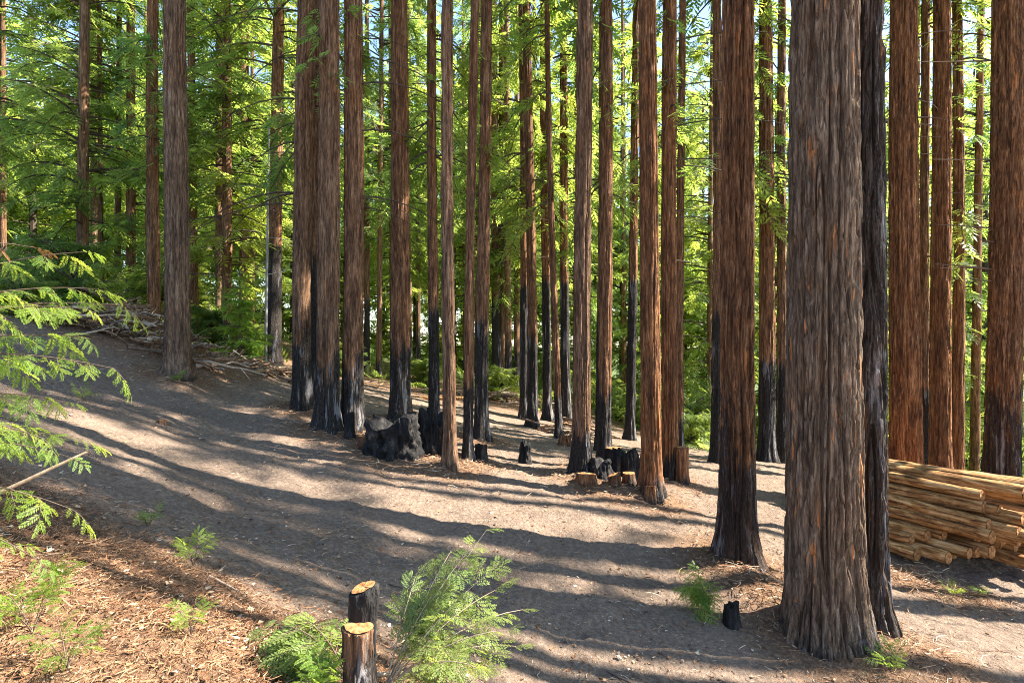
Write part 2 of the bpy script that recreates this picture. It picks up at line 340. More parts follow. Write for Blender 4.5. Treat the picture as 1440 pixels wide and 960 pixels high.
# ------------------------------------------------------------------ trunks
def trunk_mesh(name, diam, height, seg, detail_h, dz, lean=(0, 0), seed=0, flare=.5, relief=.016, furrow=.055, lobes=.14, m=None, taper=.55, curve=.0):
    r0 = diam/2
    zs = list(np.arange(-.35, detail_h, dz)); s = dz; z = zs[-1]
    while z < height: s = min(s*1.5, 1.6); z += s; zs.append(min(z, height))
    zs = np.array(zs); th = np.linspace(0, 2*np.pi, seg, endpoint=False)
    Z, T = np.meshgrid(zs, th, indexing='ij')
    zp = np.maximum(Z, 0)
    r = r0*(1 - taper*zp/height)*(1 + flare*np.exp(-zp/(.10+r0*.75)))
    ph = seed*1.7
    r *= 1 + lobes*np.exp(-zp/(.5+r0))*(np.cos(3*T+ph)+.6*np.cos(5*T+2.1*ph)) + .02*np.cos(2*T+ph+zp*.2)
    k = r0/furrow
    wob = (vn(np.cos(T)*2, np.sin(T)*2, Z*.8, seed+5)-.5)*.8
    n1 = vn(np.cos(T+wob*.3)*k+50, np.sin(T+wob*.3)*k+50, Z*.75, seed)
    n2 = vn(np.cos(T)*k*2.2+90, np.sin(T)*k*2.2+90, Z*4, seed+7)
    n3 = vn(np.cos(T)*k*4.5+20, np.sin(T)*k*4.5+20, Z*9, seed+9)
    rid = np.clip(np.abs(2*n1-1)*4.2, 0, 1)*np.clip(.6+np.abs(2*n2-1)*2.2, 0, 1)
    r = r + relief*1.9*(rid-.85) + relief*.5*(n2-.5) + relief*.6*(n3-.5)
    zz = zp/10.
    cx = lean[0]*zz + curve*np.sin(zp*.35+seed) ; cy = lean[1]*zz + curve*np.cos(zp*.3+seed)
    V = np.stack([cx+r*np.cos(T), cy+r*np.sin(T), Z], 2).reshape(-1, 3)
    n = len(zs); ii = np.arange(n*seg).reshape(n, seg); jj = np.roll(ii, -1, 1)
    F = np.stack([ii[:-1].ravel(), jj[:-1].ravel(), jj[1:].ravel(), ii[1:].ravel()], 1)
    return mk_mesh(name, V, F, m or M['bark'], True)
# ------------------------------------------------------------------ foliage
def rotm(az, pitch, roll):
    """rows of frames: x axis = direction (az, pitch)"""
    ca, sa, cp, sp, cr, sr = np.cos(az), np.sin(az), np.cos(pitch), np.sin(pitch), np.cos(roll), np.sin(roll)
    X = np.stack([ca*cp, sa*cp, sp], 1); Y0 = np.stack([-sa, ca, 0*ca], 1); Z0 = np.cross(X, Y0)
    Y = Y0*cr[:, None]+Z0*sr[:, None]; Zv = np.cross(X, Y)
    return np.stack([X, Y, Zv], 2)
def spray_template(pairs, L, leaf, wid, ang=55, droop=.15, taper=.5):
    q = []
    def leafq(base, d, l, wd):
        d = d/np.linalg.norm(d); s = np.cross(d, [0, 0, 1.]); s /= (np.linalg.norm(s)+1e-9)
        q.append([base, base+d*l*.45+s*wd, base+d*l, base+d*l*.45-s*wd])
    for i in range(pairs):
        t = (i+.6)/(pairs+.6); p = np.array([L*t, 0, -droop*L*t*t])
        l = leaf*(1-taper*abs(t-.35)*1.3)
        for sgn in (-1, 1):
            a = R(ang*(1-.25*t)); leafq(p, np.array([math.cos(a), sgn*math.sin(a), -.12]), l, wid)
    leafq(np.array([L*.9, 0, -droop*L*.8]), np.array([1, 0, -.3]), leaf*.9, wid)
    return np.array(q)                          # (n,4,3)
def inst(tmpl, pos, Rm, sc_):
    n = len(pos); k = tmpl.shape[0]*4
    P = np.einsum('nij,kj->nki', Rm, tmpl.reshape(-1, 3))*sc_[:, None, None] + pos[:, None]
    return P.reshape(-1, 3)
def tubes(paths, radii, sides=4):
    """paths (n,k,3), radii (n,k) -> verts, quads"""
    n, k, _ = paths.shape
    d = np.gradient(paths, axis=1); d /= np.linalg.norm(d, axis=2, keepdims=True)+1e-9
    up = np.where(np.abs(d[..., 2:3]) > .9, np.array([1., 0, 0]), np.array([0, 0, 1.]))
    a = np.cross(d, up); a /= np.linalg.norm(a, axis=2, keepdims=True)+1e-9; b = np.cross(d, a)
    th = np.linspace(0, 2*np.pi, sides, endpoint=False)
    P = paths[:, :, None] + radii[:, :, None, None]*(a[:, :, None]*np.cos(th)[None, None, :, None] + b[:, :, None]*np.sin(th)[None, None, :, None])
    ii = np.arange(n*k*sides).reshape(n, k, sides); jj = np.roll(ii, -1, 2)
    F = np.stack([ii[:, :-1].ravel(), jj[:, :-1].ravel(), jj[:, 1:].ravel(), ii[:, 1:].ravel()], 1)
    return P.reshape(-1, 3), F
def crown_mesh(name, seed, h, rad, nb, nsp, z_shape, tm, bare=.12, up=.15, droop=.5, sp_scale=1., leafm=None, gap=.0):
    """h crown height, rad max branch length, z_shape(t)->relative branch length for t in 0..1 (0 = crown base)"""
    g = np.random.default_rng(seed)
    t = np.sort(g.random(nb)); z = t*h
    az = g.random(nb)*2*np.pi
    if gap > 0:                                 # uneven crown: leave bare some sectors
        keep = vn(np.cos(az)*1.3+seed, np.sin(az)*1.3, z*.35, seed) > gap
        t, z, az = t[keep], z[keep], az[keep]; nb = len(t)
    L = rad*z_shape(t)*(.65+.55*g.random(nb))
    s = np.linspace(0, 1, 6)
    dr = droop*(.6+.8*g.random(nb)); u = up*(.4+1.2*g.random(nb)) + .35*t
    hz = L[:, None]*s[None]
    zz = z[:, None] + L[:, None]*(u[:, None]*s - dr[:, None]*s**2)
    bend = (g.random(nb)-.5)*.6
    aa = az[:, None]+bend[:, None]*s[None]
    paths = np.stack([hz*np.cos(aa), hz*np.sin(aa), zz], 2)
    rr = (.012+.010*L)[:, None]*(1-.85*s)[None]
    BV, BF = tubes(paths, rr, 3)
    # sprays along the branches
    ns = np.maximum((nsp*L/rad*1.15).astype(int), 4); bi = np.repeat(np.arange(nb), ns); m = len(bi)
    ts = bare + (1-bare)*g.random(m)**.8
    i0 = np.minimum((ts*5).astype(int), 4); f = ts*5-i0
    pos = paths[bi, i0]*(1-f)[:, None] + paths[bi, i0+1]*f[:, None]
    side = np.where(g.random(m) < .5, -1, 1)
    saz = aa[bi, i0] + side*(R(25)+R(55)*g.random(m)*(1-.5*ts))
    pit = R(5) - R(45)*g.random(m)
    roll = (g.random(m)-.5)*R(70)
    scl = sp_scale*(.6+.75*g.random(m))*(1.15-.5*ts)
    SV = inst(tm, pos, rotm(saz, pit, roll), scl)
    SF = np.arange(len(SV)).reshape(-1, 4)
    V = np.concatenate([BV, SV]); F = np.concatenate([BF, SF+len(BV)])
    mi = np.concatenate([np.zeros(len(BF), int), np.ones(len(SF), int)])
    return mk_mesh(name, V, F, [M['limb'], leafm or M['leaf']], False, mi)
TM = spray_template(4, .46, .24, .032, 50, .25)
TM_far = spray_template(2, .5, .34, .07, 48, .25)
cone = lambda t: np.clip(1.05-.85*t, .12, 1)*np.clip(.45+3*t, 0, 1)
col = lambda t: np.clip(1.0-.55*t**2, .1, 1)*np.clip(.55+2*t, 0, 1)
CR = {}
for i in range(3): CR['high%d' % i] = crown_mesh('redwood_crown', 100+i, 12, 1.8, 66, 18, col, TM, gap=.48)
for i in range(3): CR['low%d' % i] = crown_mesh('conifer_crown', 200+i, 15, 2.7, 150, 20, col, TM, gap=.50, droop=.45)
for i in range(2): CR['far%d' % i] = crown_mesh('far_crown', 300+i, 17, 3.2, 150, 20, col, TM_far, gap=.32, sp_scale=1.05)
for i in range(2): CR['limb%d' % i] = crown_mesh('drooping_crown', 250+i, 17, 2.2, 120, 20, lambda t: .55+.45*t, TM, gap=.42, droop=.7, up=.05, bare=.3)
CR['young'] = crown_mesh('young_crown', 400, 2.5, .95, 90, 20, lambda t: np.clip(1.05-t, .06, 1), TM, sp_scale=.55, droop=.25, up=.1, leafm=M['leaf_near'])
for i in range(3): CR['bush%d' % i] = crown_mesh('bush_foliage', 500+i, 1.0, .9, 70, 18, lambda t: .6+.4*np.sin(t*3), TM, sp_scale=.5, droop=.35, up=.5)
for i in range(2): CR['tuft%d' % i] = crown_mesh('trunk_sprouts', 600+i, 4.0, .75, 26, 12, lambda t: .6+.4*np.sin(t*9), TM, sp_scale=.55, droop=.7, up=.1, gap=.3)
CK = ['high0', 'high1', 'high2']
def limb_mesh(name, n, z0, z1, L, az0, az1, droop, seed, r=.014, m='limb', fork=0):
    g = np.random.default_rng(seed); s = np.linspace(0, 1, 7)
    z = z0+(z1-z0)*g.random(n); az = az0+(az1-az0)*g.random(n); l = L*(.5+.7*g.random(n))
    w_ = (g.random((n, 1))-.5)*.5
    P = np.stack([l[:, None]*s*np.cos(az[:, None]+w_*s), l[:, None]*s*np.sin(az[:, None]+w_*s), z[:, None]+l[:, None]*(.12*s-droop*(.5+g.random((n, 1)))*s**2)], 2)
    V, F = tubes(P, np.full((n, 1), r)*(1-.8*s)[None], 4)
    return mk_mesh(name, V, F, M[m], True)
RED = 'redwoods standing round the clearing'
def dia_soft(label): return 'large red-brown' in label[:20] or 'part-charred' in label
def tree(name, x, y, diam, lean, label, cat='tree', group=None, char=0, ragged=1, grey=.4, torn=0, seg=40, detail=9, dz=.09, crown='high0',
         crown_z=9., seed=0, height=None, cs=1., relief=.014, flare=.5, rz=None, crz=None, mesh=None, furrow=.05):
    g = random.Random(seed)
    height = height or 26
    root = empty(name, (x, y, gz(x, y)-.02)); tag(root, label, cat, group)
    me = mesh or trunk_mesh('trunk', diam, height, seg, detail, dz, lean, seed, flare=flare, relief=relief, furrow=furrow, curve=.03)
    t = put('trunk', me, parent=root)
    t['char_height'] = float(char); t['char_ragged'] = float(ragged); t['grey'] = float(grey); t['torn'] = float(torn); t['char_mix'] = .8 if dia_soft(label) else .97
    if crown:
        zz = crown_z/10.
        put('crown', CR[crown], (lean[0]*zz, lean[1]*zz, crown_z), (0, 0, crz if crz is not None else g.random()*6.28), (cs, cs, (height-crown_z+.5)/17 if cs == 1 else cs), parent=root)
    return root
roots = {}
for i, (key, b, d, dia, lean, ch, rag, grey, torn, label) in enumerate(TREES):
    px = dia/d*569                              # apparent width: how much relief the trunk needs
    seg = int(np.clip(px*4.5, 32, 170)); dz = .045 if px > 25 else (.075 if px > 12 else .14)
    roots[key] = tree('redwood_tree', b*d, d, dia, lean, label, group=RED, char=ch, ragged=rag, grey=grey, torn=torn, seg=seg, dz=dz,
        detail=7+d*.45, crown=('limb%d' % (i % 2)) if d >= 12.9 else CK[i % 3], crown_z=(5.2+random.Random(i).random()*2.2) if d >= 12.9 else (9.5 if i % 4 == 1 else 12.5)+d*.15+random.Random(i).random()*2.5, seed=i+1, relief=.011+.026*dia, flare=.55 if d < 14 else .7, furrow=.042)
# the huge foreground tree: two stems grown together at the foot
bx, by = BIG[1]*BIG[2], BIG[2]
bx = 3.03
big = empty('redwood_tree', (bx, by, gz(bx, by)-.05)); tag(big, 'huge twin-stemmed redwood in the right foreground with deeply furrowed dark bark', 'tree', RED)
for k, (dx, dy, dia, lean, seed, grey, ch, rag, torn) in enumerate([(0, 0, .66, (.02, 0), 71, .85, .12, 1.0, .9), (.64, .30, .34, (-.03, 0), 72, .5, 6.2, 5., 1.)]):
    me = trunk_mesh('trunk', dia, 27, 300 if k == 0 else 170, 7.5, .024, lean, seed, flare=.30 if k == 0 else .55, relief=.033 if k == 0 else .03, furrow=.066, lobes=.07)
    t = put('trunk', me, (dx, dy, -.02*k), parent=big)
    t['char_height'] = ch; t['char_ragged'] = rag; t['grey'] = grey; t['torn'] = torn; t['char_mix'] = .82
    if k: t['label'] = 'black charred second stem'
    put('crown', CR[CK[k]], (dx, dy, 13.5+k), (0, 0, 2.+k), (1, 1, .95), parent=big)
# bare limbs and sprouts on trunks in view (parts of their trees)
def part(key, name, me, z=0, rz=0, s=1, label=None):
    o = put(name, me, (0, 0, z), (0, 0, rz), (s, s, s), parent=roots[key])
    if label: o['label'] = label
    return o
LIMB = {(m, k): limb_mesh('dead_branch', 1, 0, .01, 1., 0, .01, (.05, .25, .5)[k], 60+k, r=.0075, m=m) for m in ('limb', 'twig', 'pale_wood') for k in range(3)}
LIMB[('stub', 0)] = limb_mesh('dead_branch', 1, 0, .01, 1., 0, .01, .1, 66, r=.06, m='limb')
for key, n, z0, z1, L, a0, a1, dr, m in [('c2', 14, 4, 9, 2.8, 2.6, 3.6, 2, 'limb'), ('c5', 12, 4, 9, 2.0, -.3, .4, 2, 'limb'), ('m12', 24, 4, 13, 1.6, 0, 6.28, 1, 'limb'),
        ('m13', 20, 4, 13, 1.5, 0, 6.28, 1, 'limb'), ('m15', 18, 5, 13, 1.4, 0, 6.28, 1, 'limb'), ('p31', 10, 4.2, 9, 2.4, 2.7, 3.5, 0, 'twig'), ('r20', 12, 3.5, 9, 1.8, -.5, .6, 1, 'limb'),
        ('f23', 9, 5, 11, 1.8, 0, 6.28, 1, 'limb'), ('p27', 6, 5, 9, 2.2, -.4, .3, 0, 'twig'), ('p31', 8, 2.2, 5.5, .42, -.5, .4, 0, 'pale_wood'), ('c8', 22, 2.5, 8, .16, 0, 6.28, 0, 'stub'), ('c6', 16, 3, 8, .22, 0, 6.28, 0, 'stub'), ('c2', 14, 3, 8, .2, 0, 6.28, 0, 'stub'), ('r16', 16, 2.5, 8, .2, 0, 6.28, 0, 'stub'), ('p29', 12, 2.5, 8, .3, 0, 6.28, 0, 'stub'), ('p30', 12, 2.5, 8, .2, 0, 6.28, 0, 'stub'), ('tall_left', 10, 3, 8, .28, 0, 6.28, 0, 'stub')]:
    g = random.Random(sum(map(ord, key))+n)
    for i in range(n):
        l = L*(.5+.7*g.random()); th = 1. if l > 1 else .6
        put('dead_branch', LIMB[(m, dr)], (0, 0, z0+(z1-z0)*g.random()), (0, 0, a0+(a1-a0)*g.random()), (l, l, l), parent=roots[key])
for key, z, k in [('c5', 6.0, 0), ('c4', 6.2, 1), ('c10', 5.2, 0), ('m15', 7.2, 1), ('m12', 7.4, 0), ('r20', 6.5, 1), ('f23', 6.5, 0), ('c7', 7.2, 1), ('r17', 6.6, 1), ('m13', 8, 0)]:
    part(key, 'trunk_sprout', CR['tuft%d' % k], z, k*2.1+z)
# ------------------------------------------------------------------ background trees that can be told apart
BG = [  # bearing, distance, diameter, char, grey, crown height, label
 (-.559, 19, .30, 0, .35, 6.5, 'pale brown lit trunk just right of the lone grey redwood, on the slope behind'),
 (-.515, 19, .24, 1.0, .6, 5.0, 'dark forked-looking trunk behind, between lone grey redwood and the young redwood'),
 (-.469, 22, .36, 2, .4, 3.6, 'dark trunk rising straight behind the bushy young redwood'),
 (-.419, 17.5, .42, 3.6, .3, 5.5, 'stout black-footed redwood right of the young redwood, behind the left cluster'),
 (-.255, 24, .26, 3, .6, 5.5, 'dim trunk behind, right beside the fluted redwood of the left cluster'),
 (-.234, 22, .22, 1, .5, 5.2, 'slim trunk in the back left of the trunk behind the burnt stump'),
 (-.180, 30, .30, 2, .7, 6, 'far slim trunk seen right beside the redwood behind the burnt stump'),
 (-.165, 32, .30, 2, .7, 6, 'far slim trunk, second right of the redwood behind the burnt stump'),
 (-.027, 24, .40, 4, .5, 4.2, 'dark trunk in the back between central group and middle group'),
 (-.006, 23, .30, 2, .5, 4.6, 'mossy trunk in the back just left of the middle group'),
 (.008, 27, .30, 2, .4, 4.8, 'reddish trunk in the back touching left edge of the middle group'),
 (.115, 24, .24, 3, .4, 6, 'dark trunk in the back between middle group and flared redwood'),
 (.345, 25, .26, 2, .5, 3.2, 'thin trunk in the valley left of the large red-brown redwood'),
 (.725, 22, .34, 0, .2, 5, 'back trunk glimpsed between thick redwoods behind the log pile'),
 (.812, 20, .32, 0, .1, 5, 'back trunk left of the part-charred redwood behind log pile'),
 (-.752, 22, .22, 0, .7, 4.5, 'thin hillside trunk left, first of four from the photo edge'),
 (-.735, 25, .30, 0, .6, 5.0, 'thin hillside trunk left, second of four from the photo edge'),
 (-.722, 23, .20, 0, .6, 4.2, 'thin hillside trunk left, third of four from the photo edge'),
 (-.694, 24, .26, 0, .6, 4.8, 'thin hillside trunk left, last of four from the photo edge'),
]
bgm = [trunk_mesh('trunk', .3, 26, 20, 12, .3, (.1*(k-1), 0), 40+k, flare=.4, relief=.012) for k in range(3)]
for i, (b, d, dia, ch, grey, cz, label) in enumerate(BG):
    x, y = b*d, d
    root = empty('forest_tree', (x, y, gz(x, y)-.1)); tag(root, label, 'tree', 'trees of the wood behind the clearing')
    t = put('trunk', bgm[i % 3], (0, 0, 0), (0, 0, i*1.3), (dia/.3, dia/.3, 1), parent=root)
    t['char_height'] = float(ch); t['char_ragged'] = 1.5; t['grey'] = float(grey); t['torn'] = 0.; t['char_mix'] = .95
    put('crown', CR['low%d' % (i % 3)], (0, 0, cz), (0, 0, i*2.4), (1, 1, 1.1), parent=root)
# more of the same wood: no single one stands out
NTH = ['first', 'second', 'third', 'fourth', 'fifth', 'sixth', 'seventh', 'eighth', 'ninth', 'tenth', 'eleventh', 'twelfth', 'thirteenth', 'fourteenth', 'fifteenth', 'sixteenth', 'seventeenth', 'eighteenth', 'nineteenth',
       'twentieth', 'twenty-first', 'twenty-second', 'twenty-third', 'twenty-fourth', 'twenty-fifth', 'twenty-sixth', 'twenty-seventh', 'twenty-eighth']
g = random.Random(5); spots = []
def free(x, y, r): return all((x-a)**2+(y-b)**2 > r*r for a, b in spots) 
for (lab, grp, b0, b1, d0, d1, n, c0, c1) in [
     ('conifer crowding the rising left slope, %s of them from the left', 'conifers on the left slope', -1.05, -.42, 18, 36, 14, .8, 4),
     ('leafy conifer close behind the clearing, %s of them from the left', 'conifers behind the clearing', -.40, .30, 24, 36, 10, 1.2, 4.5),
     ('sunlit conifer down in the right valley, %s of them from the left', 'conifers in the right valley', .30, 1.0, 20, 36, 9, .6, 4.5)]:
    k = 0; tries = 0; mine = []
    while k < n and tries < 4000:
        tries += 1
        d = d0+(d1-d0)*g.random(); b = b0+(b1-b0)*g.random(); x, y = b*d, d
        if not free(x, y, 3.0): continue
        spots.append((x, y)); mine.append((b, d)); k += 1
    for k, (b, d) in enumerate(sorted(mine)):
        x, y = b*d, d
        root = empty('forest_tree', (x, y, gz(x, y)-.1)); tag(root, lab % NTH[k], 'tree', grp)
        dia = .2+.2*g.random()
        t = put('trunk', bgm[k % 3], (0, 0, 0), (0, 0, k*1.3), (dia/.3, dia/.3, 1.2), parent=root)
        t['char_height'] = 1.5*g.random(); t['char_ragged'] = 1.5; t['grey'] = .2+.4*g.random(); t['torn'] = 0.; t['char_mix'] = .95
        put('crown', CR['low%d' % (k % 3)], (0, 0, c0+(c1-c0)*g.random()), (0, 0, k*2.4), (1.1, 1.1, 1.05+.35*g.random()+max(0, b)*.7), parent=root)
# trees to the right and behind the eye whose shade falls into the clearing
g = random.Random(8)
for k, (x, y) in enumerate([(8.6, 5.0), (10.6, 2.1), (12.2, 7.6), (14.5, 11.0), (8.4, 1.2), (19, 8), (11.2, 9.4), (9.6, 7.0), (16.4, 6.2), (16.2, 9.4), (12.6, 5.6), (9.3, 4.2), (14.5, 4.95)]):
    dia = .2+.16*g.random()
    root = empty('redwood_tree', (x, y, gz(x, y)-.1)); tag(root, 'redwood just outside the right edge whose shadow crosses the clearing', 'tree', 'redwoods beyond the right edge')
    t = put('trunk', bgm[k % 3], (0, 0, 0), (0, 0, k*1.1), (dia/.3, dia/.3, 1.15), parent=root)
    t['char_height'] = 1.; t['char_ragged'] = 1.5; t['grey'] = .3; t['torn'] = .3; t['char_mix'] = .95
    put('crown', CR[CK[k % 3]], (0, 0, 17.5+3*g.random()), (0, 0, k*1.9), (1, 1, .75), parent=root)
    for i in range(10): put('dead_branch', LIMB[('limb', i % 3)], (0, 0, 5+11*g.random()), (0, 0, 6.28*g.random()), [1.2+1.2*g.random()]*3, parent=root)
# far wood: one mass
def joined(meshes_xf):
    Vs, Fs, Ms, o = [], [], [], 0
    for me, mtx in meshes_xf:
        n = len(me.vertices); v = np.empty(n*3, np.float32); me.vertices.foreach_get('co', v); v = v.reshape(-1, 3)
        a = np.array(mtx); v = v @ a[:3, :3].T + a[:3, 3]
        li = np.empty(len(me.loops), np.int32); me.loops.foreach_get('vertex_index', li)
        mi = np.empty(len(me.polygons), np.int32); me.polygons.foreach_get('material_index', mi)
        Vs.append(v); Fs.append(li.reshape(-1, 4)+o); Ms.append(mi); o += n
    return np.concatenate(Vs), np.concatenate(Fs), np.concatenate(Ms)
g = random.Random(21); pts, scl, rot = [], [], []
for k in range(104):
    d = 36+48*((k*.618) % 1); b = -1.15+2.3*(k+g.random())/104; x, y = b*d, d
    z = gz(x, y)-.3; top = CAM_Z+.30*d+11*g.random(); s1 = 1.15+.5*g.random()
    pts.append((x, y, z+.2)); scl.append((s1, s1, max((top-z)/17, .8))); rot.append((0, 0, g.random()*6.28))
tk = trunk_mesh('far_trunk', .35, 17, 8, 2, 1, (0, 0), 3, relief=0, m=M['limb'])
V, F, mi = joined([(CR['far0'], Matrix.Identity(4)), (tk, Matrix.Identity(4))])
proto = bpy.data.objects.new('far_tree', mk_mesh('far_tree', V, F, [M['limb'], M['leaf']], False, mi))
pm = bpy.data.meshes.new('far_forest'); pm.from_pydata(pts, [], [])
for nm, dat in (('scl', scl), ('rot', rot)):
    at = pm.attributes.new(nm, 'FLOAT_VECTOR', 'POINT'); at.data.foreach_set('vector', np.array(dat, np.float32).ravel())
ff = put('far_forest', pm); tag(ff, 'distant mass of conifers closing the view behind the clearing', 'forest', kind='stuff')
ng = bpy.data.node_groups.new('far_forest', 'GeometryNodeTree')
ng.interface.new_socket('Geometry', in_out='INPUT', socket_type='NodeSocketGeometry'); ng.interface.new_socket('Geometry', in_out='OUTPUT', socket_type='NodeSocketGeometry')
gi = ng.nodes.new('NodeGroupInput'); go = ng.nodes.new('NodeGroupOutput'); iop = ng.nodes.new('GeometryNodeInstanceOnPoints'); oi = ng.nodes.new('GeometryNodeObjectInfo')
oi.inputs['Object'].default_value = proto; oi.inputs['As Instance'].default_value = True
for nm, sock in (('scl', 'Scale'), ('rot', 'Rotation')):
    na = ng.nodes.new('GeometryNodeInputNamedAttribute'); na.data_type = 'FLOAT_VECTOR'; na.inputs['Name'].default_value = nm
    ng.links.new(na.outputs[0], iop.inputs[sock])
ng.links.new(gi.outputs[0], iop.inputs['Points']); ng.links.new(oi.outputs['Geometry'], iop.inputs['Instance']); ng.links.new(iop.outputs[0], go.inputs[0])
ff.modifiers.new('far_forest', 'NODES').node_group = ng
# ------------------------------------------------------------------ young tree, bushes, snag behind
def leafy(name, key, x, y, s, label, cat, group=None, rz=0, dz=0., stem=.02, sh=1.):
    root = empty(name, (x, y, gz(x, y)+dz-.03)); tag(root, label, cat, group)
    put('foliage', CR[key], (0, 0, 0), (0, 0, rz), (s, s, s), parent=root)
    st = trunk_mesh('stem', stem*2, sh, 8, sh*.9, .2, (0, 0), 3, relief=.002, flare=.2, m=M['twig'])
    put('stem', st, parent=root)
    return root
leafy('young_redwood', 'young', -7.55, 15.8, 1.0, 'bushy bright green young redwood between lone grey redwood and left cluster', 'tree', stem=.05, sh=2.5)
for i, (x, y, s, lab) in enumerate([
   (-11.6, 15.0, 1.3, 'green bush on the slope above the left end of the brush heap'), (-13.6, 17.5, 1.7, 'large bush high on the left slope behind the sapling branches'),
   (-9.6, 18.2, 1.2, 'bush on the slope behind the slim left redwood'), (-8.6, 18.6, .9, 'low bush right behind the lone grey redwood'),
   (-12.4, 20.5, 1.8, 'broad bush further up the left slope'), (-5.7, 19.5, .8, 'low bush behind the left cluster'),
   (-.4, 21.5, .9, 'low bush at the back left of the middle group'), (5.3, 17.0, .9, 'sunlit bush at the edge of the drop, left of large red-brown redwood'),
   (4.6, 19.0, 1.2, 'taller sunlit bush behind the leaning dark redwood'), (6.1, 19.5, 1.3, 'sunlit bush down the slope behind the large red-brown redwood'),
   (3.2, 21, 1.1, 'bush at the back right of the middle group'), (-3.4, 22.5, 1.0, 'bush at the back behind the burnt stump'),
   (14.6, 15.8, 1.3, 'bush right of the part-charred redwood at the photo edge'), (-10.6, 12.2, .7, 'small bush at the left end of the brush heap')]):
    leafy('bush', 'bush%d' % (i % 3), x, y, s, lab, 'bush', 'bushes round the clearing', rz=i*1.1, sh=.7)
def stick_mesh(name, L, r, seed, m, bend=.12, fork=True):
    g = np.random.default_rng(seed); s = np.linspace(0, 1, 8)
    off = np.cumsum((g.random((8, 2))-.5)*bend*L*.35, 0)
    P = [np.stack([s*L-L/2, off[:, 0], off[:, 1]*.5], 1)]; Rr = [r*(1-.6*s)]
    if fork:
        for k in (2, 4):
            a = (g.random()-.5)*2; d = np.array([.7, math.copysign(.6, a), .2*a]); l = L*.28
            P.append(P[0][k]+s[:, None]*d*l); Rr.append(r*.5*(1-.7*s))
    V, F = tubes(np.array(P), np.array(Rr), 6)
    return mk_mesh(name, V, F, M[m], True)
STK = [stick_mesh('stick', 1., .022, 10+i, m) for i, m in enumerate(['stick', 'stick', 'twig', 'pale_wood', 'stick'])]
def brush(x0, y0, x1, y1, n, wid, hgt, label, seed, L=(.5, 1.6)):
    g = random.Random(seed); root = empty('brush_pile', ((x0+x1)/2, (y0+y1)/2, gz((x0+x1)/2, (y0+y1)/2))); tag(root, label, 'brush pile')
    ox, oy, oz = root.location; ang = math.atan2(y1-y0, x1-x0)
    for k in range(n):
        t = g.random(); x = x0+(x1-x0)*t+g.gauss(0, wid*.4); y = y0+(y1-y0)*t+g.gauss(0, wid*.4)
        l = L[0]+(L[1]-L[0])*g.random()**1.5; z = gz(x, y)+hgt*g.random()*math.sin(math.pi*min(max(t, .1), .9))+.03
        put('stick', STK[g.randrange(5)], (x-ox, y-oy, z-oz), (g.gauss(0, .6), g.gauss(0, .18), ang+g.gauss(0, .6)), (l, 1.+1.4*g.random(), 1.+1.4*g.random()), parent=root)
brush(-10.8, 13.0, -7.2, 12.9, 150, .9, .7, 'heap of brown cut branches at the foot of the left slope', 4)
brush(-7.0, 13.6, -5.0, 15.0, 55, .9, .22, 'low heap of cut branches right of the lone grey redwood', 5)
brush(-4.2, 18.5, 3.0, 20.5, 70, 1.0, .3, 'long thin row of cut branches along the back edge of clearing', 6, (.6, 2.0))
brush(1.05, 15.2, 2.3, 14.8, 20, .5, .4, 'small heap of pale sticks behind the flared redwood', 7, (.5, 1.1))
def fallen(x, y, L, r, rz, label, m='pale_wood', seed=1, ry=0., dz=.0, name='fallen_branch'):
    o = put(name, stick_mesh(name, L, r, seed, m, .08, False), (x, y, gz(x, y)+r*.6+dz), (0, ry, rz)); tag(o, label, 'branch')
    return o
fallen(-4.9, 14.2, 1.9, .09, -.25, 'short pale fallen log lying left of the left cluster', 'log_bark', 3, name='fallen_log')
fallen(-6.2, 14.9, 2.2, .07, -.2, 'dark fallen stem lying in front of the young redwood', 'twig', 4, name='fallen_log')
fallen(-2.4, 17.2, 2.4, .1, .05, 'brown fallen log behind the burnt stump', 'log_bark', 5, name='fallen_log')
fallen(-2.55, 2.72, .95, .017, .35, 'pale broken pole sticking out beside the sapling at left', 'pale_wood', 6, ry=-.42, dz=.33)
fallen(-1.83, 3.6, .3, .012, -.5, 'short pale stick on the edge of the needle bank', 'pale_wood', 7, ry=.1)
fallen(-.95, 4.9, .5, .008, -.5, 'thin brown stick on the bare dirt left of centre', 'twig', 8)
fallen(.95, 4.35, .6, .009, -.9, 'thin bent stick on the dirt right of the foreground sprouts', 'twig', 9)
fallen(1.45, 5.2, .25, .009, -1.1, 'small pale stick in the sun between the two small sprouts', 'pale_wood', 10)
fallen(1.85, 4.6, .4, .010, -.9, 'dark stick leading towards the small black stump', 'twig', 11)
fallen(2.2, 7.6, .35, .007, .1, 'pale twig in the shadow left of the large red-brown redwood', 'pale_wood', 12)
fallen(-3.45, 9.2, .5, .012, .7, 'pale twig near the foot of the left cluster', 'pale_wood', 13)
fallen(-.75, 2.95, .55, .02, .1, 'pale root lying left of the cut foreground stump', 'pale_wood', 14)
sn = empty('dead_snag', (-7.15, 16.5, gz(-7.15, 16.5))); tag(sn, 'thin bleached dead snag behind the young redwood', 'dead tree')
put('trunk', trunk_mesh('snag_trunk', .10, 7.2, 10, 7, .3, (.15, 0), 9, relief=.004, m=M['snag'], taper=.7), parent=sn)
LMB = [limb_mesh('limb', 1, 0, .01, 1.6, 0, .01, .5*(k-.4), 60+k, r=.016, m='snag') for k in range(2)]
for k in range(12): put('branch', LMB[k % 2], (.04, 0, 2.6+k*.36), (0, 0, k*2.3), (.7, .7, .7), parent=sn)
